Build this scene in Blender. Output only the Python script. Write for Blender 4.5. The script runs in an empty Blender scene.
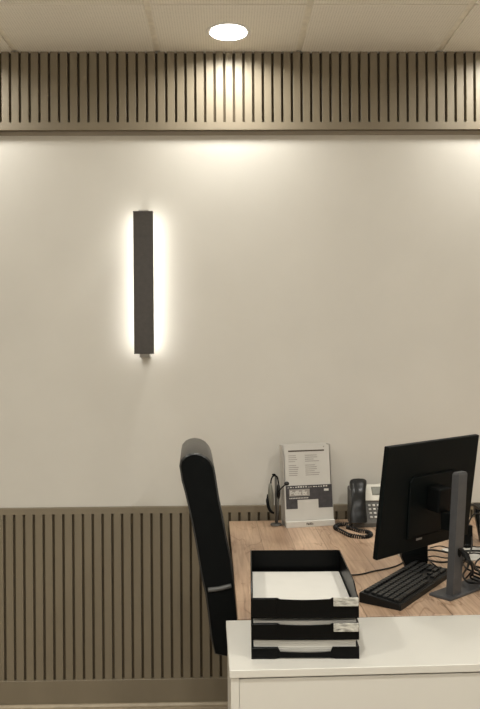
import bpy, bmesh, math, random
from mathutils import Vector, Matrix
random.seed(7)
S = bpy.context.scene
C = S.collection
F = 740.0            # focal length in pixels of the 480 x 709 frame
CZ = 1.48            # eye height

# ------------------------------------------------------------------ camera
cd = bpy.data.cameras.new('camera'); cam = bpy.data.objects.new('camera', cd); C.objects.link(cam)
YAW, ROLL = math.radians(1.07), .0076      # turned a little to the right, rolled a little clockwise
RZ = Matrix.Rotation(-YAW, 4, 'Z')
cam.matrix_world = Matrix.Translation((0, 0, CZ)) @ RZ @ Matrix.Rotation(math.pi/2, 4, 'X') @ Matrix.Rotation(-ROLL, 4, 'Z')
cd.sensor_fit = 'VERTICAL'; cd.sensor_height = 24.0; cd.lens = F*24.0/709.0
cd.clip_start = 0.05
S.camera = cam
# ------------------------------------------------------------------ world, exposure
w = bpy.data.worlds.new('world'); S.world = w; w.use_nodes = True
w.node_tree.nodes['Background'].inputs[0].default_value = (1, .95, .88, 1)
w.node_tree.nodes['Background'].inputs[1].default_value = 0.05
S.view_settings.view_transform = 'Standard'; S.view_settings.look = 'None'
S.view_settings.gamma = 1; S.view_settings.use_curve_mapping = False
S.view_settings.exposure = 0.0
# ------------------------------------------------------------------ room sizes and lamp positions
WALL = 3.15; PANEL = 3.13; CEIL = CZ + 1.28
XL, XR, YB = -2.3, 2.3, -2.2
WARM = (1.0, .98, .92)
# helpers that read positions off the photograph: V* in the view frame (x right, y depth), W* in the room frame
def un(a, b):
    dx, dy = a-240, b-354.5
    return dx-ROLL*dy, dy+ROLL*dx
def px(a, Z, b=354.5): return un(a, b)[0]*Z/F
def pz(b, Z, a=240): return CZ-un(a, b)[1]*Z/F
def wall_pt(a, b, y):
    dx, dy = un(a, b); d = RZ @ Vector((dx/F, 1, -dy/F)); k = y/d.y
    return d.x*k, CZ+d.z*k
def ceil_pt(a, b):
    dx, dy = un(a, b); d = RZ @ Vector((dx/F, 1, -dy/F)); k = 1.28/d.z
    return d.x*k, d.y*k
LAMPX, LAMPY = ceil_pt(228.5, 32.2)
ROW_WALL = [(LAMPX-1.194, LAMPY), (LAMPX, LAMPY), (LAMPX+1.194, LAMPY)]
ROW_FILL = [(-1.228, .85), (-.048, .85), (1.132, .85), (-1.228, -.95), (-.048, -.95), (1.132, -.95)]  # unseen downlights, added for soft general room light
def disc_light(x, y, power, spread, size=.14):
    l = bpy.data.lights.new('downlight_beam', 'AREA'); l.shape = 'DISK'; l.size = size
    l.energy = power; l.color = WARM; l.spread = math.radians(spread)
    o = bpy.data.objects.new('downlight_beam', l); C.objects.link(o); o.location = (x, y, CEIL+.009)
    return o
for x, y in ROW_WALL: disc_light(x, y, 6.6, 155)
for x, y in ROW_FILL: disc_light(x, y, 18.0, 165)
# fill light added behind the viewer, set at a made-up window
wl = bpy.data.lights.new('window_daylight', 'AREA'); wl.shape = 'RECTANGLE'; wl.size = 2.3; wl.size_y = 1.35
wl.energy = 13; wl.color = (1, .99, .97)
wo = bpy.data.objects.new('window_daylight', wl); C.objects.link(wo); wo.location = (.2, YB+.03, 1.55); wo.rotation_euler = (-math.pi/2, 0, 0)

# ------------------------------------------------------------------ materials
def rgb(r, g, b):
    f = lambda c: (c/255/12.92) if c/255 <= .04045 else ((c/255+.055)/1.055)**2.4
    return (f(r), f(g), f(b), 1)
def mat(name, col, rough=.6, metal=0.0, noise=.04, nscale=30, bump=0.0, bscale=200, coat=0, spec=.5, emit=None, estr=0, trans=0, stretch=None):
    m = bpy.data.materials.new(name); m.use_nodes = True
    nt = m.node_tree; b = nt.nodes['Principled BSDF']
    tc = nt.nodes.new('ShaderNodeTexCoord')
    b.inputs['Roughness'].default_value = rough; b.inputs['Metallic'].default_value = metal
    b.inputs['Specular IOR Level'].default_value = spec
    b.inputs['Coat Weight'].default_value = coat
    b.inputs['Transmission Weight'].default_value = trans
    n = nt.nodes.new('ShaderNodeTexNoise'); n.inputs['Scale'].default_value = nscale; n.inputs['Detail'].default_value = 4
    src = tc.outputs['Object']
    if stretch:
        mp = nt.nodes.new('ShaderNodeMapping'); mp.inputs['Scale'].default_value = stretch
        nt.links.new(src, mp.inputs[0]); src = mp.outputs[0]
    nt.links.new(src, n.inputs['Vector'])
    r = nt.nodes.new('ShaderNodeValToRGB')
    a = [max(0, c*(1-noise*3)) for c in col[:3]]; z = [min(1, c*(1+noise*3)) for c in col[:3]]
    r.color_ramp.elements[0].color = (*a, 1); r.color_ramp.elements[1].color = (*z, 1)
    r.color_ramp.elements[0].position = .25; r.color_ramp.elements[1].position = .75
    nt.links.new(n.outputs['Fac'], r.inputs[0]); nt.links.new(r.outputs[0], b.inputs['Base Color'])
    if bump:
        n2 = nt.nodes.new('ShaderNodeTexNoise'); n2.inputs['Scale'].default_value = bscale; n2.inputs['Detail'].default_value = 3
        nt.links.new(tc.outputs['Object'], n2.inputs['Vector'])
        bp = nt.nodes.new('ShaderNodeBump'); bp.inputs['Strength'].default_value = bump; bp.inputs['Distance'].default_value = .002
        nt.links.new(n2.outputs['Fac'], bp.inputs['Height']); nt.links.new(bp.outputs[0], b.inputs['Normal'])
    if emit:
        b.inputs['Emission Color'].default_value = (*emit, 1); b.inputs['Emission Strength'].default_value = estr
    return m
M = {}
M['wall'] = mat('painted_plaster', (.605, .58, .522, 1), .75, noise=.012, nscale=3, bump=.08, bscale=120)
M['slat'] = mat('taupe_lacquer', (.20, .166, .113, 1), .5, noise=.03, nscale=6, stretch=(1, 1, .3))
M['slat_light'] = mat('taupe_batten', (.30, .26, .20, 1), .5, noise=.02, nscale=6)
M['slat_back'] = mat('dark_backing', (.075, .055, .030, 1), .85)
M['floor'] = mat('brown_floor', (.33, .265, .19, 1), .5, noise=.05, nscale=8, stretch=(1, 8, 1))
M['molding'] = mat('base_molding', (.36, .30, .21, 1), .45)
M['grid'] = mat('ceiling_grid_metal', (.80, .75, .64, 1), .45)
M['white_trim'] = mat('white_trim', (.75, .73, .68, 1), .4)
M['lamp_glow'] = mat('lamp_diffuser', (.9, .9, .88, 1), .5, emit=WARM, estr=9)
M['led'] = mat('led_diffuser', (.9, .9, .9, 1), .5, emit=(1, .985, .94), estr=15)
M['bronze'] = mat('dark_bronze_metal', (.042, .035, .028, 1), .45, noise=.05, nscale=60)
M['lamp_channel'] = mat('grey_channel', (.35, .33, .29, 1), .45, metal=.3)
M['laminate'] = mat('white_laminate', (.54, .522, .47, 1), .4, noise=.006, nscale=4)
M['gap'] = mat('cabinet_inner', (.22, .20, .17, 1), .6)
M['steel'] = mat('desk_frame_metal', (.30, .29, .27, 1), .4, metal=.6)
M['black'] = mat('black_plastic', (.0025, .003, .003, 1), .5, spec=.12)
M['tray'] = mat('black_tray_plastic', (.002, .0022, .0022, 1), .3, spec=.1)
M['panelback'] = mat('monitor_back', (.0022, .0034, .0034, 1), .5, spec=.1)
M['screen'] = mat('screen_glass', (.006, .006, .008, 1), .12)
M['stand'] = mat('stand_grey_metal', (.066, .066, .068, 1), .5, metal=.2)
M['leather'] = mat('black_leather', (.012, .0115, .0105, 1), .34, noise=.05, nscale=50, bump=.15, bscale=350, spec=.6)
M['chairside'] = mat('matte_black_fabric', (.0045, .005, .005, 1), .9, spec=.08)
M['piping'] = mat('grey_piping', (.10, .10, .095, 1), .45)
M['paper'] = mat('white_paper', (.55, .535, .49, 1), .7, noise=.01, nscale=20)
M['card'] = mat('card_stock', (.58, .56, .51, 1), .6, noise=.012, nscale=20)
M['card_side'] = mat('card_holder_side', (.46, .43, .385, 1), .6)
M['ink'] = mat('print_ink', (.035, .033, .035, 1), .5)
M['ink_brown'] = mat('print_bar', (.06, .045, .03, 1), .5)
M['ink_grey'] = mat('print_grey', (.30, .28, .25, 1), .6)
M['photo'] = mat('printed_photo', (.045, .042, .045, 1), .45, noise=.12, nscale=60)
M['clear'] = mat('clear_label_plastic', (.36, .35, .31, 1), .1, noise=.25, nscale=70, stretch=(1, 1, 4))
M['phone'] = mat('phone_grey_plastic', (.085, .08, .07, 1), .5)
M['handset'] = mat('handset_black', (.008, .008, .0075, 1), .32, spec=.3)
M['silver'] = mat('silver_plastic', (.62, .60, .53, 1), .35, metal=.15)
M['lcd'] = mat('phone_display', (.23, .235, .21, 1), .2)
M['phonekey'] = mat('phone_keys', (.55, .54, .50, 1), .4)
M['key'] = mat('keycap_black', (.012, .012, .0115, 1), .45, spec=.3)
M['kb'] = mat('keyboard_black', (.006, .006, .006, 1), .45, spec=.25)
M['cable'] = mat('cable_rubber', (.005, .005, .005, 1), .45, spec=.25)
M['white_plastic'] = mat('white_plastic', (.65, .62, .56, 1), .3)
M['foam'] = mat('grey_foam', (.16, .155, .125, 1), .9)
M['chrome'] = mat('dark_chrome', (.25, .25, .24, 1), .25, metal=.9)

M['pane'] = mat('daylit_pane', (.8, .8, .8, 1), .1, emit=(1, .97, .92), estr=.6)  # glow of the made-up window, part of the added fill
def tile_mat():
    # ceiling tile: fine rows of pin holes
    m = bpy.data.materials.new('perforated_tile'); m.use_nodes = True
    nt = m.node_tree; N = nt.nodes; L = nt.links; b = N['Principled BSDF']
    b.inputs['Roughness'].default_value = .8
    tc = N.new('ShaderNodeTexCoord')
    v = N.new('ShaderNodeTexVoronoi'); v.inputs['Scale'].default_value = 95; v.inputs['Randomness'].default_value = .12
    L.new(tc.outputs['Object'], v.inputs['Vector'])
    r = N.new('ShaderNodeValToRGB')
    r.color_ramp.elements[0].position = .22; r.color_ramp.elements[0].color = (.66, .625, .55, 1)
    r.color_ramp.elements[1].position = .36; r.color_ramp.elements[1].color = (.82, .78, .69, 1)
    L.new(v.outputs['Distance'], r.inputs[0]); L.new(r.outputs[0], b.inputs['Base Color'])
    bp = N.new('ShaderNodeBump'); bp.inputs['Strength'].default_value = .3; bp.inputs['Distance'].default_value = .001
    L.new(v.outputs['Distance'], bp.inputs['Height']); L.new(bp.outputs[0], b.inputs['Normal'])
    return m
M['tile'] = tile_mat()

def wood_mat():
    m = bpy.data.materials.new('rustic_oak_laminate'); m.use_nodes = True
    nt = m.node_tree; N = nt.nodes; L = nt.links; b = N['Principled BSDF']
    b.inputs['Roughness'].default_value = .42
    tc = N.new('ShaderNodeTexCoord')
    def mapping(sc, rot=0):
        mp = N.new('ShaderNodeMapping'); mp.inputs['Scale'].default_value = sc; mp.inputs['Rotation'].default_value = (0, 0, rot)
        L.new(tc.outputs['Object'], mp.inputs[0]); return mp.outputs[0]
    def noise(vec, s, d=5, dist=0):
        n = N.new('ShaderNodeTexNoise'); n.inputs['Scale'].default_value = s; n.inputs['Detail'].default_value = d
        n.inputs['Distortion'].default_value = dist; L.new(vec, n.inputs['Vector']); return n.outputs['Fac']
    def ramp(f, stops):
        r = N.new('ShaderNodeValToRGB'); e = r.color_ramp.elements
        e[0].position, e[0].color = stops[0]; e[1].position, e[1].color = stops[-1]
        for p, c in stops[1:-1]:
            x = e.new(p); x.color = c
        L.new(f, r.inputs[0]); return r.outputs[0]
    def mul(a, bb, f=1.0):
        x = N.new('ShaderNodeMix'); x.data_type = 'RGBA'; x.blend_type = 'MULTIPLY'; x.inputs[0].default_value = f
        L.new(a, x.inputs[6]); L.new(bb, x.inputs[7]); return x.outputs[2]
    br = N.new('ShaderNodeTexBrick'); br.inputs['Scale'].default_value = 1.0
    br.inputs['Brick Width'].default_value = .62; br.inputs['Row Height'].default_value = .115
    br.inputs['Mortar Size'].default_value = .0015; br.inputs['Mortar Smooth'].default_value = .6
    br.inputs['Color1'].default_value = (.42, .295, .20, 1); br.inputs['Color2'].default_value = (.58, .425, .305, 1)
    br.inputs['Mortar'].default_value = (.24, .17, .11, 1); br.offset = .37
    L.new(mapping((1, 1, 1), math.pi/2), br.inputs['Vector'])
    gr = ramp(noise(mapping((22, .9, 1)), 5, 6, .25), [(.3, (.70, .67, .64, 1)), (.6, (1, 1, 1, 1))])
    cloud = ramp(noise(mapping((4.0, 1.2, 1)), 3, 3, .5), [(.35, (.80, .74, .70, 1)), (.65, (1.1, 1.08, 1.05, 1))])
    # dark hairline cracks and knots of the print
    cr = ramp(noise(mapping((8, 1.8, 1)), 1.7, 3, .6), [(.48, (1, 1, 1, 1)), (.5, (.60, .52, .46, 1)), (.52, (1, 1, 1, 1))])
    patch = ramp(noise(mapping((2, 2, 1)), 2.2, 2, 0), [(.42, (0, 0, 0, 1)), (.52, (1, 1, 1, 1))])
    mx = N.new('ShaderNodeMix'); mx.data_type = 'RGBA'; mx.inputs[6].default_value = (1, 1, 1, 1)
    L.new(patch, mx.inputs[0]); L.new(cr, mx.inputs[7])
    c = mul(mul(mul(br.outputs['Color'], gr), cloud), mx.outputs[2])
    L.new(c, b.inputs['Base Color'])
    return m
M['wood'] = wood_mat()

# ------------------------------------------------------------------ mesh helpers
def tag(o, label=None, cat=None, group=None, kind=None):
    if label: o['label'] = label
    if cat: o['category'] = cat
    if group: o['group'] = group
    if kind: o['kind'] = kind
    return o
def thing(name, label, cat, loc=(0, 0, 0), rz=0, group=None):
    o = bpy.data.objects.new(name, None); C.objects.link(o); o.empty_display_size = .05
    if cat not in ('wall lamp', 'ceiling light'):      # these two are given in the room frame already
        loc = RZ @ Vector(loc); rz = rz-YAW
    o.location = loc; o.rotation_euler = (0, 0, rz)
    return tag(o, label, cat, group)
def turn(o):
    o.location = RZ @ o.location; o.rotation_euler.z -= YAW; return o
def obj(name, bm, m, parent=None, smooth=False, loc=None, rot=None):
    me = bpy.data.meshes.new(name)
    bmesh.ops.recalc_face_normals(bm, faces=bm.faces)
    if smooth:
        for f in bm.faces: f.smooth = True
    bm.to_mesh(me); bm.free(); me.materials.append(m)
    if smooth == 'auto': me.set_sharp_from_angle(angle=math.radians(35))
    o = bpy.data.objects.new(name, me); C.objects.link(o)
    if parent: o.parent = parent
    if loc: o.location = loc
    if rot: o.rotation_euler = rot
    return o
def place(bm, vs, mx):
    if mx is not None: bmesh.ops.transform(bm, matrix=mx, verts=vs)
def box(x0, x1, y0, y1, z0, z1, bev=0, seg=2, bm=None, mx=None):
    bm = bm or bmesh.new()
    r = bmesh.ops.create_cube(bm, size=1.0); vs = r['verts']
    for v in vs:
        v.co = Vector((x0+(v.co.x+.5)*(x1-x0), y0+(v.co.y+.5)*(y1-y0), z0+(v.co.z+.5)*(z1-z0)))
    if bev:
        es = list({e for v in vs for e in v.link_edges})
        rr = bmesh.ops.bevel(bm, geom=es, offset=bev, segments=seg, affect='EDGES', profile=.5)
        vs = list({v for f in rr['faces'] for v in f.verts})
    place(bm, vs, mx)
    return bm
def prism(pts, a, b, axis='y', bev=0, seg=2, bm=None):
    """extrude a closed 2-D outline from a to b; pts are (x,z) for axis y, (y,z) for axis x, (x,y) for axis z"""
    bm = bm or bmesh.new()
    def co(p, t): return {'y': (p[0], t, p[1]), 'x': (t, p[0], p[1]), 'z': (p[0], p[1], t)}[axis]
    v0 = [bm.verts.new(co(p, a)) for p in pts]; v1 = [bm.verts.new(co(p, b)) for p in pts]
    n = len(pts); f0 = bm.faces.new(v0); f1 = bm.faces.new(v1[::-1])
    for i in range(n): bm.faces.new((v0[i], v1[i], v1[(i+1) % n], v0[(i+1) % n]))
    if bev:
        es = list(f0.edges)+list(f1.edges)
        bmesh.ops.bevel(bm, geom=es, offset=bev, segments=seg, affect='EDGES', profile=.5)
    return bm
def smoothpath(pts, n=6, closed=False):
    out = []; P = [Vector(p) for p in pts]; m = len(P)
    rng = range(m) if closed else range(m-1)
    for i in rng:
        g = (lambda k: P[k % m]) if closed else (lambda k: P[min(max(k, 0), m-1)])
        p0, p1, p2, p3 = g(i-1), g(i), g(i+1), g(i+2)
        for k in range(n):
            t = k/n
            out.append(.5*((2*p1)+(p2-p0)*t+(2*p0-5*p1+4*p2-p3)*t*t+(3*p1-p0-3*p2+p3)*t**3))
    if not closed: out.append(P[-1])
    return out
def tube(path, r, seg=8, bm=None, cap=True):
    bm = bm or bmesh.new(); path = [Vector(p) for p in path]; rings = []
    up = Vector((0, 0, 1)); prev = None
    for i, p in enumerate(path):
        d = (path[min(i+1, len(path)-1)]-path[max(i-1, 0)]).normalized()
        if prev is None:
            a = d.cross(up if abs(d.z) < .9 else Vector((1, 0, 0))).normalized()
        else:
            a = (prev-d*prev.dot(d)).normalized()
        prev = a; b = d.cross(a)
        rr = r[i] if isinstance(r, (list, tuple)) else r
        rings.append([bm.verts.new(p+rr*(math.cos(t)*a+math.sin(t)*b)) for t in [2*math.pi*k/seg for k in range(seg)]])
    for i in range(len(rings)-1):
        for k in range(seg):
            bm.faces.new((rings[i][k], rings[i][(k+1) % seg], rings[i+1][(k+1) % seg], rings[i+1][k]))
    if cap:
        bm.faces.new(rings[0][::-1]); bm.faces.new(rings[-1])
    return bm
def lathe(prof, seg=32, bm=None):
    bm = bm or bmesh.new(); rings = []
    for r, z in prof:
        if r < 1e-6: rings.append([bm.verts.new((0, 0, z))]*seg)
        else: rings.append([bm.verts.new((r*math.cos(2*math.pi*k/seg), r*math.sin(2*math.pi*k/seg), z)) for k in range(seg)])
    for i in range(len(rings)-1):
        for k in range(seg):
            q = []
            for v in (rings[i][k], rings[i][(k+1) % seg], rings[i+1][(k+1) % seg], rings[i+1][k]):
                if v not in q: q.append(v)
            if len(q) >= 3:
                try: bm.faces.new(q)
                except ValueError: pass
    return bm
def share(o, parent, loc):
    c = o.copy(); C.objects.link(c); c.parent = parent; c.location = loc; return c

# ================================================================== THE SETTING
tag(obj('floor', box(XL-.1, XR+.1, YB-.1, WALL+.1, -.1, 0), M['floor']), kind='structure')
tag(obj('wall_back', box(XL-.1, XR+.1, WALL, WALL+.1, 0, CEIL+.1), M['wall']), kind='structure')
tag(obj('wall_left', box(XL-.1, XL, YB, WALL, 0, CEIL+.1), M['wall']), kind='structure')
tag(obj('wall_right', box(XR, XR+.1, YB, WALL, 0, CEIL+.1), M['wall']), kind='structure')
tag(obj('wall_front', box(XL-.1, XR+.1, YB-.1, YB, 0, CEIL+.1), M['wall']), kind='structure')

wf = tag(obj('window_1', box(-1.0, 1.4, YB, YB+.02, .83, 2.27), M['white_trim']), kind='structure')  # made-up window out of view, added to go with the fill light
obj('pane', box(-.95, 1.35, YB+.0201, YB+.024, .88, 2.22), M['pane'], wf)
# ceiling: hidden deck, exposed grid, tiles laid in one by one
ceiling = tag(obj('ceiling', box(XL-.1, XR+.1, YB-.1, WALL+.1, CEIL+.10, CEIL+.15), M['wall']), kind='structure')
TX0, TY0, T = wall_pt(298.5, 51, PANEL)[0], ceil_pt(240, 4.5)[1], .597
xs = [TX0+T*k for k in range(-5, 5)]; ys = [TY0+T*k for k in range(-9, 2)]
HOLE = .088
def tile_mesh(x0, x1, y0, y1, holes):
    bm = bmesh.new()
    x0 += .0115; x1 -= .0115; y0 += .004; y1 -= .004; zb, zt = CEIL, CEIL+.015
    hs = [h for h in holes if x0 < h[0] < x1 and y0 < h[1] < y1]
    if not hs: return box(x0, x1, y0, y1, zb, zt, .0012, 1, bm)
    hx, hy = hs[0]; n = 40
    angs = [2*math.pi*k/n for k in range(n)]
    def outer(a):
        c, s = math.cos(a), math.sin(a); t = 1e9
        if c > 1e-9: t = min(t, (x1-hx)/c)
        if c < -1e-9: t = min(t, (x0-hx)/c)
        if s > 1e-9: t = min(t, (y1-hy)/s)
        if s < -1e-9: t = min(t, (y0-hy)/s)
        return (hx+c*t, hy+s*t)
    cs = [math.atan2(q-hy, p-hx) % (2*math.pi) for p in (x0, x1) for q in (y0, y1)]
    angs = sorted(set(angs+cs))
    I = [[bm.verts.new((hx+HOLE*math.cos(a), hy+HOLE*math.sin(a), z)) for a in angs] for z in (zb, zt)]
    O = [[bm.verts.new((*outer(a), z)) for a in angs] for z in (zb, zt)]
    n = len(angs)
    for k in range(n):
        j = (k+1) % n
        bm.faces.new((I[0][k], I[0][j], O[0][j], O[0][k])); bm.faces.new((I[1][k], O[1][k], O[1][j], I[1][j]))
        bm.faces.new((I[0][k], I[1][k], I[1][j], I[0][j])); bm.faces.new((O[0][k], O[0][j], O[1][j], O[1][k]))
    return bm
holes = ROW_WALL+ROW_FILL
for i in range(len(xs)-1):
    for j in range(len(ys)-1):
        a, b = max(xs[i], XL), min(xs[i+1], XR); c, d = max(ys[j], YB), min(ys[j+1], PANEL if False else WALL)
        if b-a < .02 or d-c < .02: continue
        obj('ceiling_tile', tile_mesh(a, b, c, d, holes), M['tile'], ceiling)
for x in xs:
    if XL < x < XR: obj('grid_rail', box(x-.012, x+.012, YB, WALL-.02, CEIL+.0055, CEIL+.0155), M['grid'], ceiling)
for y in ys:
    if YB < y < WALL: obj('grid_rail', box(XL, XR, y-.008, y+.008, CEIL+.0062, CEIL+.0145), M['grid'], ceiling)

# downlights set into the tiles
def downlight(x, y, label):
    t = thing('downlight', label, 'ceiling light', (x, y, CEIL), 0, 'round recessed downlights in the ceiling')
    obj('trim_ring', lathe([(.0745, .006), (.0745, -.001), (.078, -.003), (.087, -.003), (.0905, -.0005), (.0905, -.0001), (.0875, .0), (.0875, .02), (.0745, .02)], 40), M['white_trim'], t, 'auto')
    obj('diffuser', lathe([(0, .015), (.0745, .015), (.0745, .019), (0, .019)], 40), M['lamp_glow'], t)
lab = ['round recessed downlight left of the picture close to the slatted fascia', 'round glowing recessed downlight in the ceiling above the slatted fascia',
       'round recessed downlight right of the picture close to the slatted fascia']
for (x, y), l in zip(ROW_WALL, lab): downlight(x, y, l)
for k, (x, y) in enumerate(ROW_FILL): downlight(x, y, 'round recessed downlight %s, %s' % (['over the counter side of the room', 'behind the viewer'][k//3], ['nearest the left wall', 'midway between the side walls', 'nearest the right wall'][k % 3]))

# slatted panels
def slatted(name, z0, z1, pitch, phase, zt0, zt1, front, groove=.0102):
    bd = tag(obj(name, box(XL, XR, WALL-.006, WALL, z0, z1), M['slat_back']), kind='structure')
    if zt0 > z0: obj('bottom_rail', box(XL, XR, front, WALL-.006, z0, zt0, 0), M['slat'], bd)
    if z1 > zt1: obj('top_rail', box(XL, XR, front, WALL-.006, zt1, z1, 0), M['slat'], bd)
    wd = pitch-groove; h = wd/2; c = .0012
    pts = [(-h, 0), (-h, -(WALL-.006-front)+c), (-h+c, -(WALL-.006-front)), (h-c, -(WALL-.006-front)), (h, -(WALL-.006-front)+c), (h, 0)]
    first = None
    k0 = math.ceil((XL-phase)/pitch); x = phase+pitch*(k0+.5)
    while x+h < XR:
        loc = (x, WALL-.006, 0)
        if first is None: first = obj('slat', prism(pts, zt0, zt1, 'z'), M['slat'], bd, loc=loc)
        else: share(first, bd, loc)
        x += pitch
UPPER = 3.125                       # the fascia stands out a little further than the dado
wx = lambda a, b: wall_pt(a, b, PANEL)[0]
vx = lambda a, b: wall_pt(a, b, UPPER)[0]
wz = lambda a, b: wall_pt(a, b, PANEL)[1]
slatted('trim_1', wall_pt(240, 129.6, UPPER)[1], CEIL-.0005, (vx(474.8, 118)-vx(10.2, 118))/48, vx(10.2, 118), wall_pt(240, 122, UPPER)[1], CEIL-.0005, UPPER)
slatted('trim_2', .1135, wz(250, 506), (wx(268.6, 516)-wx(4.2, 516))/27, wx(4.2, 516), .114, wz(250, 512.2), PANEL)
tag(obj('baseboard_back', box(XL, XR, PANEL-.003, WALL, .016, .1134, .0015, 1), M['slat']), kind='structure')
tag(obj('trim_3', prism([(PANEL-.018, 0), (PANEL-.018, .008), (PANEL-.012, .0155), (WALL, .0155), (WALL, 0)], XL, XR, 'x'), M['molding']), kind='structure')
tz = wall_pt(240, 129.6, UPPER)[1]
obj('bottom_batten', box(XL, XR, WALL-.007, WALL-.0002, tz-.0175, tz-.0005, .001, 1), M['slat_light'], bpy.data.objects['trim_1'])
for nm, xa, xb in (('baseboard_left', XL, XL+.015), ('baseboard_right', XR-.015, XR)):
    tag(obj(nm, box(xa, xb, YB, PANEL-.02, 0, .10), M['slat']), kind='structure')

# ================================================================== WALL LAMP
LX = wall_pt(143.4, 282, 3.068)[0]
t = thing('wall_lamp', 'slim vertical dark bronze wall lamp glowing from behind on the plain wall', 'wall lamp', (LX, WALL, wall_pt(143.4, 353.6, 3.068)[1]-.004))
obj('lamp_bar', box(-.0405, .0405, -.083, -.058, .004, .592, .0015, 1), M['bronze'], t)
obj('mounting_channel', box(-.021, .021, -.058, 0, -.012, .604, .001, 1), M['lamp_channel'], t)
for s in (-1, 1):
    obj('led_diffuser', box(min(s*.0225, s*.038), max(s*.0225, s*.038), -.0579, -.053, .010, .586), M['led'], t)
obj('end_cap', box(-.0410, .0410, -.0835, -.0578, .589, .5935), M['bronze'], t)
obj('end_cap', box(-.0410, .0410, -.0835, -.0578, .0025, .007), M['bronze'], t)

# ================================================================== DESK
HD = .70; DZ = CZ-HD                 # desk top level
th = math.radians(2.0)
D0 = Vector((px(229, 3.11, 521), 3.11, 0))
desk = thing('desk', 'wood-effect office desk with rustic oak top standing against the slatted wall', 'desk', (D0.x, D0.y, 0), th)
DW, DD = 1.75, 1.15
obj('desktop', box(0, DW, -DD, -.0, DZ-.025, DZ, .0012, 1), M['wood'], desk)
for x in (.72, DW-.10):
    for y in (-DD+.12, -.16): obj('leg', box(x, x+.05, y, y+.05, 0, DZ-.025, .003, 1), M['steel'], desk)
obj('cross_beam', box(.77, DW-.1, -.15, -.12, DZ-.085, DZ-.03, .002, 1), M['steel'], desk)
obj('cross_beam', box(.02, DW-.02, -.15+.012, -.12+.012, DZ-.065, DZ-.026, .002, 1), M['steel'], desk)

# ================================================================== COUNTER CABINET
HC = .69; CT = CZ-HC
c0 = Vector((px(226, 1.92, 620), 1.92, 0))
cab = thing('cabinet', 'low white laminate counter cabinet in front of the wooden desk', 'cabinet', (c0.x, c0.y, 0), math.radians(2.5))
CW, CD = 1.25, .305
obj('worktop', box(0, CW, -CD, 0, CT-.017, CT, .001, 1), M['laminate'], cab)
obj('side_panel', box(.003, .021, -CD+.004, -.004, 0, CT-.0171), M['laminate'], cab)
obj('side_panel', box(CW-.021, CW-.003, -CD+.004, -.004, 0, CT-.0171), M['laminate'], cab)
obj('back_panel', box(.0212, CW-.0212, -.014, -.005, 0, CT-.0172), M['laminate'], cab)
obj('plinth', box(.0212, CW-.0212, -CD+.04, -CD+.055, 0, .078), M['gap'], cab)
obj('carcass_floor', box(.0212, CW-.0212, -CD+.03, -.0142, .08, .098), M['laminate'], cab)
obj('inner_rail', box(.0212, CW-.0212, -CD+.026, -CD+.04, CT-.10, CT-.0172), M['gap'], cab)
for k in range(2):
    a = .0216+k*(CW-.0432)/2; b = a+(CW-.0432)/2-.002*(k == 0)
    d = obj('door', box(a, b, -CD+.005, -CD+.023, .082, CT-.0215, .0008, 1), M['laminate'], cab)

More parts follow.
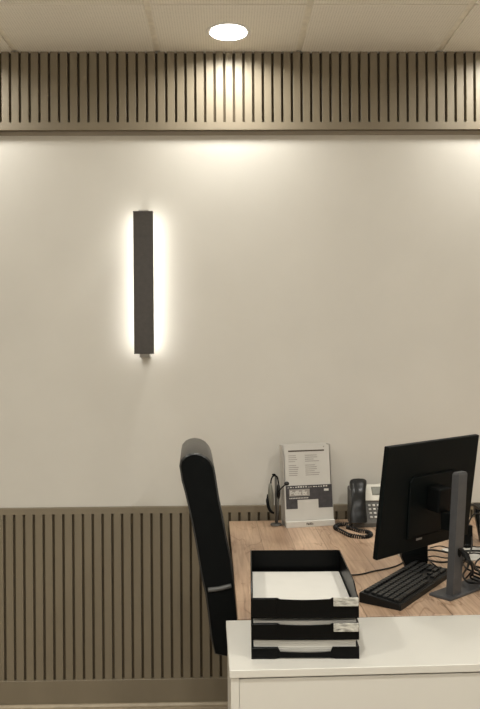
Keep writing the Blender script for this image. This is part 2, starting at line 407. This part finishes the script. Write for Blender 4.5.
# ================================================================== LETTER TRAYS
TH = 0.244
tr = math.radians(-.6)
tcx, tcy = (px(251, 1.69, 630)+px(358, 1.69, 630))/2, 1.674
def letter_tray(z, floor, lip, wall_h, label, plabel, pz1, curl, seed, bottom=False):
    rnd = random.Random(seed)
    t = thing('letter_tray', label, 'letter tray', (tcx, tcy, z), tr, 'stacked black letter trays')
    H = TH/2; L = .347; f0 = 0.0
    obj('tray_floor', box(-H+.003, H-.003, .008, L-.003, f0, floor+.001, .0005, 1), M['tray'], t)
    for s in (-1, 1):
        x0, x1 = sorted((s*H, s*(H-.003)))
        # side wall: low at the open front, full height towards the back
        obj('side_wall', prism([(.004, f0), (.002, lip), (.03, lip+.002), (.07, wall_h), (L-.002, wall_h), (L, f0)], x0, x1, 'x'), M['tray'], t)
    obj('back_wall', box(-H+.003, H-.003, L-.003, L, f0, wall_h, .0005, 1), M['tray'], t)
    # front lip: full height at both corners, dipping in the middle
    pts = []
    mid = lip-(.011 if bottom else .003)
    n = 14
    top = [(-H, lip), (-H+.06, lip)]+[(-H+.066+(.113)*k/n, mid-.002*math.sin(math.pi*k/n)) for k in range(n+1)]+[(H-.06, lip), (H, lip)]
    if not bottom: bot = [(H, f0), (-H, f0)]
    else: bot = [(H, f0), (H-.052, f0), (H-.068, f0+.004), (-H+.068, f0+.004), (-H+.052, f0), (-H, f0)]
    obj('front_lip', prism(top+bot, .0, .003, 'y'), M['tray'], t)
    obj('label_holder', box(-H+.001, -H+.058, -.002, 0, f0+.004, lip-.001, .0007, 1), M['tray'], t)
    if not bottom:
        lh = obj('label_holder', box(H-.058, H-.001, -.005, 0, lip-.018, lip+.0015, .0016, 2), M['clear'], t); tag(lh, label='clear glossy label holder')
    # paper stack lying in the tray (a thing of its own)
    p = thing('paper_stack', plabel, 'paper', (tcx, tcy, z+floor+.0012), tr+rnd.uniform(-.004, .004), 'paper in the letter trays')
    nl = int(max(3, (pz1-floor)/.0016))
    bm = bmesh.new(); zz = 0
    for k in range(nl):
        dx, dy = rnd.uniform(-.002, .002), rnd.uniform(-.002, .002)
        nx = 8; th_ = (pz1-floor)/nl
        # a quire bowed slightly across its width
        def zc(u): return zz+curl*(2*u-1)**2*min(1, k/2)
        prev = None
        rows = []
        for i in range(nx+1):
            u = i/nx; x = -.1155+.231*u+dx
            rows.append([bm.verts.new((x, y+dy, zc(u)+q)) for y in (.008, .322) for q in (0, th_*.9)])
        for i in range(nx):
            a, b = rows[i], rows[i+1]
            bm.faces.new((a[0], b[0], b[2], a[2])); bm.faces.new((a[1], a[3], b[3], b[1]))
            bm.faces.new((a[0], a[1], b[1], b[0])); bm.faces.new((a[2], b[2], b[3], a[3]))
        bm.faces.new(rows[0]) if False else None
        for rr in (rows[0], rows[-1]): bm.faces.new((rr[0], rr[1], rr[3], rr[2]))
        zz += th_
    p_ = obj('sheets', bm, M['paper'], p)
letter_tray(CT, .003, .027, .0435, 'bottom black letter tray standing on the white counter', 'paper lying in the bottom letter tray', .038, .002, 1, True)
letter_tray(CT+.0435, .004, .0372, .049, 'middle black letter tray of the stack of three', 'paper lying in the middle letter tray', .038, .002, 2)
letter_tray(CT+.0925, .004, .0455, .0625, 'top black letter tray of the stack, open above', 'white paper sheets lying in the open top letter tray', .010, .0005, 3)

# ================================================================== MONITOR
u = Vector((.762, .647, 0)); nn = Vector((.647, -.762, 0))
ang = math.atan2(u.y, u.x)           # local x runs along the panel, local -y is the panel's back
mx_, my_ = px(452.5, 2.136, 597), 2.128
mon = thing('monitor', 'black computer monitor seen from behind on a grey stand on the desk', 'monitor', (mx_, my_, DZ), ang)
obj('base_plate', box(-.047, .19, -.022, .050, 0, .008, .002, 2), M['stand'], mon)
def lean(zz): return -math.tan(math.radians(4.0))*zz
bm = bmesh.new()
W = .0212; rows = []
for zz in (.008, .355, .361):
    y = lean(zz); wy = .011 if zz < .36 else .008
    ww = W if zz < .36 else W-.003
    rows.append([bm.verts.new((a*ww, y+b*wy, zz)) for a, b in ((-1, -1), (1, -1), (1, 1), (-1, 1))])
for a, b in zip(rows[:-1], rows[1:]):
    for k in range(4): bm.faces.new((a[k], a[(k+1) % 4], b[(k+1) % 4], b[k]))
bm.faces.new(rows[0][::-1]); bm.faces.new(rows[-1])
obj('stand_column', bm, M['stand'], mon)
hole = lathe([(0, -.0015), (.009, -.0015), (.010, 0), (0, 0)], 20)
bmesh.ops.transform(hole, matrix=Matrix.Translation((.002, lean(.135)-.0115, .135)) @ Matrix.Rotation(math.pi/2, 4, 'X') @ Matrix.Diagonal((1, 1.9, 1, 1)), verts=hole.verts)
tag(obj('cable_hole', hole, M['black'], mon), label='dark oval cable opening')
PC = Matrix.Translation((-.004, .078, CZ-.4145-DZ)) @ Matrix.Rotation(math.radians(8), 4, 'X')
def inpanel(bm): bmesh.ops.transform(bm, matrix=PC, verts=bm.verts); return bm
PW, PH = .448, .322
obj('panel_shell', inpanel(box(-PW/2, PW/2, -.008, .008, -PH/2, PH/2, .003, 2)), M['panelback'], mon)
obj('rear_housing', inpanel(prism([(-.10, -.12), (-.115, .05), (-.10, .065), (.10, .065), (.115, .05), (.10, -.12)], -.014, -.0079, 'y', .005, 3)), M['panelback'], mon)
obj('screen', inpanel(box(-PW/2+.014, PW/2-.014, .0079, .0095, -PH/2+.018, PH/2-.014)), M['screen'], mon)
obj('mount', inpanel(box(-.03, .03, -.058, -.0139, -.04, .03, .004, 2)), M['black'], mon)
obj('hinge_arm', box(-.018, .018, -.016, .03, .19, .24, .002, 1), M['black'], mon)
tag(obj('maker_mark', inpanel(box(-.050, -.022, -.0088, -.0079, -.133, -.127)), M['steel'], mon), label='small grey mark')

# ================================================================== KEYBOARD
kang = math.radians(54)
kb = thing('keyboard', 'black computer keyboard lying slantwise on the desk before the monitor', 'keyboard', (.496, 2.205, DZ), kang)
KL, KD = .395, .125
obj('keyboard_body', prism([(-KD/2, 0), (-KD/2, .014), (-KD/2+.006, .018), (KD/2-.004, .030), (KD/2, .026), (KD/2, .0)], -KL/2, KL/2, 'x', .002, 2), M['kb'], kb)
bm = bmesh.new(); rk = [(-.045, 0), (-.028, 0), (-.011, 0), (.006, 0), (.023, 0), (.045, 0)]
for r, (yy, s) in enumerate(rk):
    z = .018+(yy+KD/2-.006)/(KD-.010)*.012
    x = -KL/2+.010
    blocks = [(15, .0172), (3, .0172), (4, .0172)]
    xk = x
    for bi, (nk, st) in enumerate(blocks):
        if bi == 1: xk = x+.262
        if bi == 2: xk = x+.318
        if r == 0 and bi == 0:
            for wd in (.021, .017, .021, .100, .021, .017, .021):
                box(xk, xk+wd-.0025, yy-.0072, yy+.0072, z, z+.0065, .0012, 1, bm); xk += wd
            continue
        for k in range(nk):
            if bi == 1 and r in (1, 2) and not (r == 1 and k == 1): 
                xk += st; continue
            if xk+st > KL/2-.004: break
            box(xk, xk+st-.003, yy-.0072, yy+.0072, z, z+.0065, .0012, 1, bm); xk += st
tag(obj('keys', bm, M['key'], kb), kind='stuff')
# its cord
def on_desk(a, b, lift=0.0):
    Z = F*(HD-lift)/un(a, b)[1]; return (px(a, Z, b), Z, DZ+lift)
def cable(pts, r, label, group=None, seg=6, n=6):
    o = turn(obj('cable', tube(smoothpath(pts, n), r, seg), M['cable'], None, True))
    return tag(o, label, 'cable', group)
kc = [on_desk(q, s_, .003) for q, s_ in ((341, 574), (352, 575), (362, 574), (374, 571), (385, 569), (396, 566), (404, 562))]
cable(kc, .0023, 'thin black cord curving over the bare desk left of the keyboard')

# small black box under the monitor, white mouse behind it
Z = 2.36
t = thing('card_reader', 'small black upright box with slanted foot under the monitor behind the keyboard', 'device', (px(416.5, Z, 560), Z+.05, DZ), 0)
obj('body', prism([(-.024, 0), (.036, 0), (.041, .03), (.043, .10), (.038, .105), (-.038, .105), (-.043, .10), (-.042, .045)], -.03, .02, 'y', .003, 2), M['black'], t)
obj('front_panel', box(-.035, .035, -.0325, -.0299, .05, .098, .001, 1), M['panelback'], t)
mo = thing('computer_mouse', 'white computer mouse mostly hidden behind the small black box', 'mouse', (px(411.5, 2.545, 558), 2.56, DZ), math.radians(-75))
def ellipsoid(rx, ry, rz, cut=True):
    bm = bmesh.new(); bmesh.ops.create_uvsphere(bm, u_segments=20, v_segments=12, radius=1)
    for v in bm.verts:
        v.co = Vector((v.co.x*rx, v.co.y*ry, max(0, v.co.z)*rz if cut else v.co.z*rz))
    return bm
bm = ellipsoid(.028, .045, .03)
bmesh.ops.remove_doubles(bm, verts=bm.verts, dist=.0003)
obj('shell', bm, M['white_plastic'], mo, True)
obj('scroll_wheel', tube([(-.004, .024, .026), (.004, .024, .026)], .006, 12), M['foam'], mo)

# ================================================================== OFFICE CHAIR
ZN, ZF = 2.36, 2.80
def cp(a, b): return (px(a, ZN, b), pz(b, ZN, a))
left = [(180.8, 466), (183, 480), (186.6, 493), (189.3, 505), (193.3, 523), (196.5, 540), (202.5, 575), (206.8, 595), (209.5, 615), (212, 637), (215.5, 654)]
right = [(214, 474), (216, 487), (218, 501), (221.5, 518), (226, 541), (230, 560), (233.5, 587), (237, 620), (240, 640), (241.5, 660)]
cap = [(182, 461), (185.5, 457.3), (190, 455.2), (195, 454.5), (201, 455.6), (206, 458.3), (210, 462.6), (212.6, 468)]
outline = [cp(*p) for p in left[::-1]+cap+right]
chx, chz = .19, 0
ch = thing('office_chair', 'black high-backed leather office chair seen edge-on left of the desk', 'chair', (0, 0, 0), 0)
crz = math.radians(3.6); near = Vector((px(200, ZN, 500), ZN, 0)); nl_ = Vector((near.x-chx, ZN-(ZN+ZF)/2, 0))
ch.location = RZ @ (near-Matrix.Rotation(crz, 3, 'Z') @ nl_); ch.rotation_euler.z = crz-YAW
yo = (ZN+ZF)/2
def chp(pts, g=0.0):
    cx = sum(p[0] for p in pts)/len(pts); return [(p[0]-chx, p[1]) for p in pts]
def inset(pts, d):
    # shift outline inwards along its normals
    out = []; n = len(pts)
    for i in range(n):
        a, b = Vector(pts[i-1]), Vector(pts[(i+1) % n]); t_ = (b-a).normalized(); nrm = Vector((t_.y, -t_.x))
        out.append((pts[i][0]+nrm.x*d, pts[i][1]+nrm.y*d))
    return out
ol = chp(outline)
bmk = prism(inset(ol, -.005), ZN-yo+.002, ZF-yo, 'y', .008, 3)
obj('backrest', bmk, M['leather'], ch, 'auto')
obj('side_panel', prism(inset(ol, .0005), ZN-yo-.001, ZN-yo+.010, 'y', .002, 2), M['chairside'], ch, 'auto')
q0, q1 = cp(207.5, 590), cp(231.5, 586)
bm = tube(smoothpath([(q0[0]-chx+.002, ZN-yo-.001, q0[1]), ((q0[0]+q1[0])/2-chx, ZN-yo-.003, (q0[1]+q1[1])/2-.002), (q1[0]-chx, ZN-yo-.001, q1[1])], 5), .0075, 8)
tag(obj('seam_band', bm, M['piping'], ch, True), label='grey band across the side of the backrest')
obj('seat', box(-.215, .27, -.24, .24, .42, .50, .028, 4), M['leather'], ch, 'auto')
obj('seat_pan', box(-.14, .16, -.13, .13, .395, .421, .004, 1), M['black'], ch)
br = cp(236, 640)
obj('back_bracket', prism([(br[0]-chx-.005, .55), (br[0]-chx+.02, .60), (-.10, .41), (-.10, .395), (-.19, .395), (-.215, .45)], -.03, .03, 'y', .003, 1), M['black'], ch)
obj('gas_column', lathe([(0, .10), (.028, .10), (.028, .22), (.018, .225), (.018, .395), (0, .395)], 20), M['chrome'], ch, 'auto')
for a in range(5):
    an = 2*math.pi*(a+.5)/5; d = Vector((math.cos(an), math.sin(an), 0))
    lg = obj('leg', tube([d*.01+Vector((0, 0, .115)), d*.16+Vector((0, 0, .10)), d*.27+Vector((0, 0, .075))], [.024, .02, .014], 10), M['black'], ch, 'auto')
    c = d*.265; side = Vector((-d.y, d.x, 0))
    bm = bmesh.new()
    for s in (-1, 1): tube([c+side*s*.008+Vector((0, 0, .028)), c+side*s*.024+Vector((0, 0, .028))], .028, 14, bm)
    tube([c+Vector((0, 0, .028)), c+Vector((0, 0, .078))], .006, 8, bm)
    obj('caster', bm, M['black'], lg)

# ================================================================== BROCHURE HOLDER AND PRINTED SHEETS
bx, by = px(286.6, 2.975, 527), 2.975
bh = thing('brochure_holder', 'white card brochure holder standing on the desk against the wall', 'holder', (bx, by, DZ), math.radians(12))
BW = .205; ln = math.radians(7)
lean_m = Matrix.Rotation(-ln, 4, 'X')       # top leans back to the wall
def leaned(bm): bmesh.ops.transform(bm, matrix=lean_m, verts=bm.verts); return bm
t7 = math.tan(ln)
obj('back_board', prism([(.071, 0), (.075, 0), (.104, .326), (.100, .326)], .0, BW, 'x'), M['card'], bh)
obj('side_panel', prism([(.012, 0), (.0708, 0), (.0995, .324), (.052, .326)], -.0, .002, 'x'), M['card_side'], bh)
obj('side_panel', prism([(.012, 0), (.0708, 0), (.0995, .324), (.052, .326)], BW-.002, BW, 'x'), M['card_side'], bh)
obj('ledge', box(.0, BW, 0, .0708, 0, .024, .001, 1), M['card'], bh)
# printed mark on the ledge
def text(body, size, m, parent, loc, rot, name='lettering', bold=0.0, sx=1.0):
    cu = bpy.data.curves.new(name, 'FONT'); cu.body = body; cu.size = size; cu.extrude = .0002; cu.offset = bold
    cu.align_x = 'LEFT'; cu.materials.append(m)
    tmp = bpy.data.objects.new('tmp', cu); C.objects.link(tmp); bpy.context.view_layer.update()
    me = bpy.data.meshes.new_from_object(tmp.evaluated_get(bpy.context.evaluated_depsgraph_get())); bpy.data.objects.remove(tmp)
    o = bpy.data.objects.new(name, me); C.objects.link(o); o.parent = parent; o.location = loc; o.rotation_euler = rot; o.scale = (sx, 1, 1)
    return o
text('FedEx', .012, M['ink_brown'], bh, (.083, -.0006, .009), (math.pi/2, 0, 0), bold=.0003)

# tall printed sheet (upper)
def onlean(x0, x1, z0, z1, y0, y1, bev=0): return box(x0, x1, y0, y1, z0, z1, bev, 1)
fl = thing('leaflet', 'tall white printed sheet with dark heading bar and two text columns in the holder', 'leaflet', (bx, by, DZ+.0242), math.radians(12))
Rl = (-ln, 0, 0)
def lpart(name, m, par, x0, x1, z0, z1, y0, y1): return obj(name, leaned(onlean(x0, x1, z0, z1, y0, y1)), m, par)
lpart('sheet', M['paper'], fl, .006, BW-.008, .0, .305, .0135, .0155)
lpart('heading_bar', M['ink_brown'], fl, .022, .176, .279, .285, .0131, .0135)
bm = bmesh.new()
rows = [.262, .254, .246, .238, .222, .214, .206, .198, .190, .182]
rl = random.Random(3)
for z in rows:
    box(.022, .022+rl.uniform(.028, .042), .0132, .0135, z, z+.003, 0, 1, bm)
    box(.092, .092+rl.uniform(.035, .065), .0132, .0135, z, z+.003, 0, 1, bm)
tag(obj('text_lines', leaned(bm), M['ink_grey'], fl), kind='stuff')
lpart('corner_mark', M['ink_grey'], fl, .172, .177, .294, .299, .0131, .0135)
# lower card with the dark picture
fc = thing('card', 'white card with a dark printed picture band in front of the tall sheet', 'leaflet', (bx, by, DZ+.0242), math.radians(12))
lpart('sheet', M['paper'], fc, -.001, BW-.003, .0, .143, .0095, .0115)
lpart('picture', M['photo'], fc, .004, BW-.004, .050, .143, .0089, .0094)
lpart('picture_inset', M['paper'], fc, .052, .140, .004, .085, .0084, .0088)
lpart('title_box', M['ink_grey'], fc, .018, .105, .100, .128, .0085, .0088)
bm = bmesh.new()
for i in range(16): box(.012+i*.0108, .012+i*.0108+rl.uniform(.004, .008), .0084, .0088, .134, .134+rl.uniform(.002, .006), 0, 1, bm)
for i in range(12): box(.018+i*.0068, .018+i*.0068+.0048, .0084, .0088, .090, .0945, 0, 1, bm)
box(.080, .110, .0080, .0083, .074, .078, 0, 1, bm)
tag(obj('text_lines', leaned(bm), M['card'], fc), kind='stuff')
tx = text('FedEx Ex', .024, M['card'], fc, Vector(lean_m @ Vector((.021, .0078, .105))), (math.pi/2-ln, 0, 0), bold=.0012, sx=.8)
lpart('picture_patch', M['card'], fc, .166, .186, .117, .126, .0084, .0088)

# ================================================================== HEADSET ON ITS STAND
hx, hy = px(276, 3.03, 510), 3.03
hs = thing('headset_stand', 'slim dark stand for the headset beside the brochure holder', 'stand', (hx, hy, DZ))
obj('base', lathe([(0, 0), (.022, 0), (.024, .003), (.022, .007), (0, .009)], 24), M['phone'], hs, 'auto')
obj('post', tube([(0, 0, .006), (0, 0, .20)], .0045, 8), M['phone'], hs, True)
obj('hook', tube(smoothpath([(0, 0, .20), (-.006, -.002, .2075), (-.014, -.004, .2065)], 4), .0042, 8), M['black'], hs, True)
hd = thing('headset', 'grey padded telephone headset with black ear rim and microphone boom', 'headset', (hx, hy, DZ))
def disc(cx, cz, rx, rz, y0, y1, m, name, tilt=0):
    bm = ellipsoid(1, 1, 1, False)
    for v in bm.verts: v.co = Vector((v.co.x*rx, v.co.y*(y1-y0)/2, v.co.z*rz))
    bmesh.ops.transform(bm, matrix=Matrix.Translation((cx, (y0+y1)/2, cz)) @ Matrix.Rotation(tilt, 4, 'Y'), verts=bm.verts)
    return obj(name, bm, m, hd, True)
disc(-.021, .117, .0115, .058, -.045, .02, M['foam'], 'ear_pad', -.05)
obj('ear_rim', tube(smoothpath([(-.033, -.012, .128), (-.036, -.022, .105), (-.031, -.028, .078), (-.021, -.03, .062), (-.010, -.028, .056)], 5), [.004]*4+[.006]*13+[.005]*4, 8), M['black'], hd, True)
disc(.010, .140, .009, .032, -.03, .01, M['handset'], 'ear_pad')
obj('headband', tube(smoothpath([(-.021, -.005, .17), (-.018, -.004, .190), (-.008, -.003, .203), (.006, -.003, .197), (.011, -.01, .17)], 5), .003, 8), M['black'], hd, True)
obj('microphone_boom', tube(smoothpath([(.006, -.026, .138), (.016, -.05, .156), (.026, -.085, .174), (.034, -.100, .183)], 5), .0028, 8), M['black'], hd, True)
bm = ellipsoid(.0105, .011, .0085, False)
bmesh.ops.translate(bm, vec=(.038, -.104, .188), verts=bm.verts)
obj('microphone', bm, M['handset'], hd, True)
obj('lower_arm', tube([(.010, -.008, .11), (.008, -.006, .06), (.004, -.012, .012)], .0035, 8), M['phone'], hd, True)

# ================================================================== DESK PHONE
pxx, pyy = px(350, 3.0, 524), 2.975
ph = thing('desk_phone', 'grey desk telephone with silver display panel and black handset by the wall', 'telephone', (pxx, pyy, DZ), math.radians(4))
sl = math.radians(40)                        # slope of the face
prof = [(0, 0), (0, .016), (.105, .150), (.112, .150), (.120, .140), (.120, 0)]
obj('phone_body', prism(prof, .012, .205, 'x', .003, 2), M['phone'], ph)
fd = Vector((0, .105, .134)).normalized(); fn = Vector((0, -fd.z, fd.y))
def face(x0, x1, s0, s1, h0, h1, bev=.0008):
    bm = box(x0, x1, s0, s1, h0, h1, bev, 1)
    mxx = Matrix(((1, 0, 0, 0), (0, fd.y, fn.y, 0), (0, fd.z, fn.z, .016), (0, 0, 0, 1)))
    bmesh.ops.transform(bm, matrix=mxx, verts=bm.verts); return bm
fp = obj('display_panel', face(.074, .203, .098, .172, -.0005, .006), M['silver'], ph)
fr = obj('display_bezel', face(.106, .180, .122, .160, .0058, .0068), M['foam'], fp)
obj('display', face(.110, .176, .126, .157, .0066, .0074), M['lcd'], fp)
for i in range(4):
    for j in range(4):
        obj('key', face(.082+j*.0185, .082+j*.0185+.010, .022+i*.0175, .022+i*.0175+.008, -.0003, .004), M['phonekey'], ph)
obj('cradle', face(.013, .066, .02, .150, -.0005, .008, .003), M['phone'], ph)
def facept(x, s, h): return Vector((x, fd.y*s+fn.y*h, .016+fd.z*s+fn.z*h))
hb = [facept(.024, -.008, .020), facept(.026, .02, .036), facept(.031, .06, .050), facept(.038, .11, .052), facept(.045, .148, .040), facept(.050, .170, .024)]
pth = smoothpath(hb, 5); nP = len(pth)
bm = bmesh.new()
rad = [(.024, .013)]*nP
rings = []
for i, p in enumerate(pth):
    f = i/(nP-1); wv = .033+.004*math.cos(2*math.pi*f); hv = .013+.010*max(0, abs(2*f-1)-.45)/.55
    if i in (0, nP-1): wv *= .75; hv *= .7
    d = (pth[min(i+1, nP-1)]-pth[max(i-1, 0)]).normalized(); a = Vector((1, 0, 0)); b = d.cross(a)
    rings.append([bm.verts.new(p+wv*(abs(math.cos(q))**.7)*math.copysign(1, math.cos(q))*a+hv*(abs(math.sin(q))**.7)*math.copysign(1, math.sin(q))*b) for q in [2*math.pi*j/16+.01 for j in range(16)]])
for i in range(nP-1):
    for j in range(16): bm.faces.new((rings[i][j], rings[i][(j+1) % 16], rings[i+1][(j+1) % 16], rings[i+1][j]))
bm.faces.new(rings[0]); bm.faces.new(rings[-1])
hst = thing('telephone_handset', 'black telephone handset resting upright on the left of the desk telephone', 'handset', (pxx, pyy, DZ), math.radians(4))
obj('grip', bm, M['handset'], hst, 'auto')
obj('earpiece', face(.018, .058, .128, .165, .0085, .030, .005), M['handset'], hst)
obj('mouthpiece', face(.018, .058, -.004, .030, .0085, .026, .005), M['handset'], hst)
# coiled cord looped on the desk in front of the phone
base = smoothpath([on_desk(*p, .0075) for p in ((352, 524.5), (345, 524), (338, 525), (335, 527.5), (341, 531), (349, 535), (358, 536.5), (367, 536.5), (371, 534.5), (368, 532), (360, 531), (352, 528.5), (347, 527))], 10)
bm = bmesh.new()
turns = 52; n = turns*8; L_ = len(base)-1; hp = []
for i in range(n+1):
    f = i/n*L_; a = int(min(f, L_-1)); p = base[a].lerp(base[a+1], f-a); d = (base[min(a+1, L_)]-base[max(a-1, 0)]).normalized()
    sx_ = d.cross(Vector((0, 0, 1))).normalized(); q = 2*math.pi*i/8
    hp.append(p+(sx_*math.cos(q)+Vector((0, 0, 1))*math.sin(q))*.0065)
tag(turn(obj('coiled_cord', tube(hp, .0024, 5), M['handset'], None, True)), 'black coiled telephone cord looped on the desk before the telephone', 'cord')

# ================================================================== THINGS AT THE RIGHT EDGE, CABLES
Z = 2.74
t = thing('desktop_speaker', 'small black desktop speaker half out of frame at the right edge', 'speaker', (px(487, Z, 520), Z, DZ), math.radians(-12))
obj('cabinet', prism([(-.026, 0), (.05, 0), (.05, .135), (-.044, .135), (-.044, .10)], -.04, .04, 'y', .004, 2), M['black'], t)
obj('grille', box(-.030, .04, -.043, -.0399, .02, .12, .002, 1), M['foam'], t)
o = obj('envelope', box(-.085, .11, -.075, .075, 0, .006, .001, 1), M['paper'], None, loc=(px(474, 2.57, 555), 2.57, DZ), rot=(0, 0, math.radians(12)))
turn(o)
tag(o, 'flat white envelope lying under the cables right of the monitor stand', 'envelope')
t = thing('power_adapter', 'black power adapter block standing just behind the monitor right edge', 'adapter', (px(464, 2.66, 525), 2.66, DZ), math.radians(20))
obj('housing', box(-.016, .016, -.03, .03, 0, .085, .004, 2), M['black'], t)
obj('plug', tube([(0, 0, .084), (0, 0, .102)], .006, 10), M['cable'], t, True)
g = 'black cables tangled behind the monitor stand'
lb = 'black cable in the tangle around the back of the monitor stand'
def dk(a, b, l=.004): return on_desk(a, b, l)
ax, ay = (px(464, 2.66, 525), 2.66)
cable([(px(466, 2.45, 495), 2.45, DZ+.19), (px(470, 2.5), 2.50, DZ+.187), (px(474, 2.56), 2.56, DZ+.17), (px(478, 2.62), 2.62, DZ+.148), (px(486, 2.66), 2.66, DZ+.141)], .0045, 'thick black cable dropping from the monitor to the speaker', g)
cable([(px(466, 2.48), 2.48, DZ+.12), (px(470, 2.55), 2.53, DZ+.145), (px(476, 2.6), 2.57, DZ+.14), (px(484, 2.6), 2.58, DZ+.12), (px(490, 2.6), 2.56, DZ+.004)], .0028, 'thin black cable arching beside the speaker', g)
rc = random.Random(11)
labs = ['black cable crossing level behind the stand column, uppermost of three', 'black cable crossing behind the stand column, second from the top',
 'black cable sagging behind the stand column onto the white envelope', 'black cable curling down the right side of the stand column',
 'black cable lying across the desk behind the white envelope', 'black cable running off to the right just above the stand base',
 'black cable falling steeply rightwards over the front of the envelope', 'black cable rising in a bow right of the stand base',
 'short black cable slanting from the small black box to the keyboard end', 'thin black cable hanging below the power adapter to the stand opening']
bl = ['uppermost', 'second from the top', 'second from the bottom', 'lowest']
specs = [
 [(418, 552), (430, 550), (440, 551), (452, 553), (466, 551), (480, 551), (492, 553)],
 [(424, 558), (434, 556), (446, 558), (460, 556), (474, 553), (488, 556)],
 [(428, 560), (438, 562), (446, 562), (462, 560), (474, 566), (488, 569)],
 [(462, 548), (467, 556), (468, 566), (463, 575), (468, 582), (480, 583), (494, 580)],
 [(430, 548), (440, 546), (454, 549), (466, 545), (478, 547), (490, 545)],
 [(461, 560), (466, 568), (474, 572), (482, 576), (494, 580)],
 [(461, 556), (470, 564), (478, 570), (486, 584), (494, 590)],
 [(466, 578), (471, 572), (474, 566), (478, 560), (486, 556), (494, 556)],
 [(426, 556), (431, 562), (436, 566), (441, 570)],
 [(470, 530), (472, 540), (471, 550), (466, 558), (462, 566)],
]
for i, sp in enumerate(specs):
    pts = []
    for j, (a, b) in enumerate(sp):
        l = .008+.009*i*.5+rc.uniform(0, .012) if 0 < j < len(sp)-1 else .006
        pts.append(dk(a, b, l))
    cable(pts, rc.choice([.0022, .0026, .0034]), labs[i], g)
# bundle leaving the column's opening
U = lambda x, y, z: (mx_+u.x*x-nn.x*y, my_+u.y*x-nn.y*y, DZ+z)
for i in range(4):
    e = dk(484+i*4, 572+i*5, .004)
    cable([U(.002+.003*i-.004, lean(.13)-.016, .142-.006*i), U(.012, lean(.13)-.030-.003*i, .128-.007*i), U(.035, -.032-.003*i, .105-.008*i), U(.07, -.02, .085-.009*i), U(.115, .0+.004*i, .055-.010*i), e], .0034, 'black cable looping out of the stand opening, %s of the four' % bl[i], g)
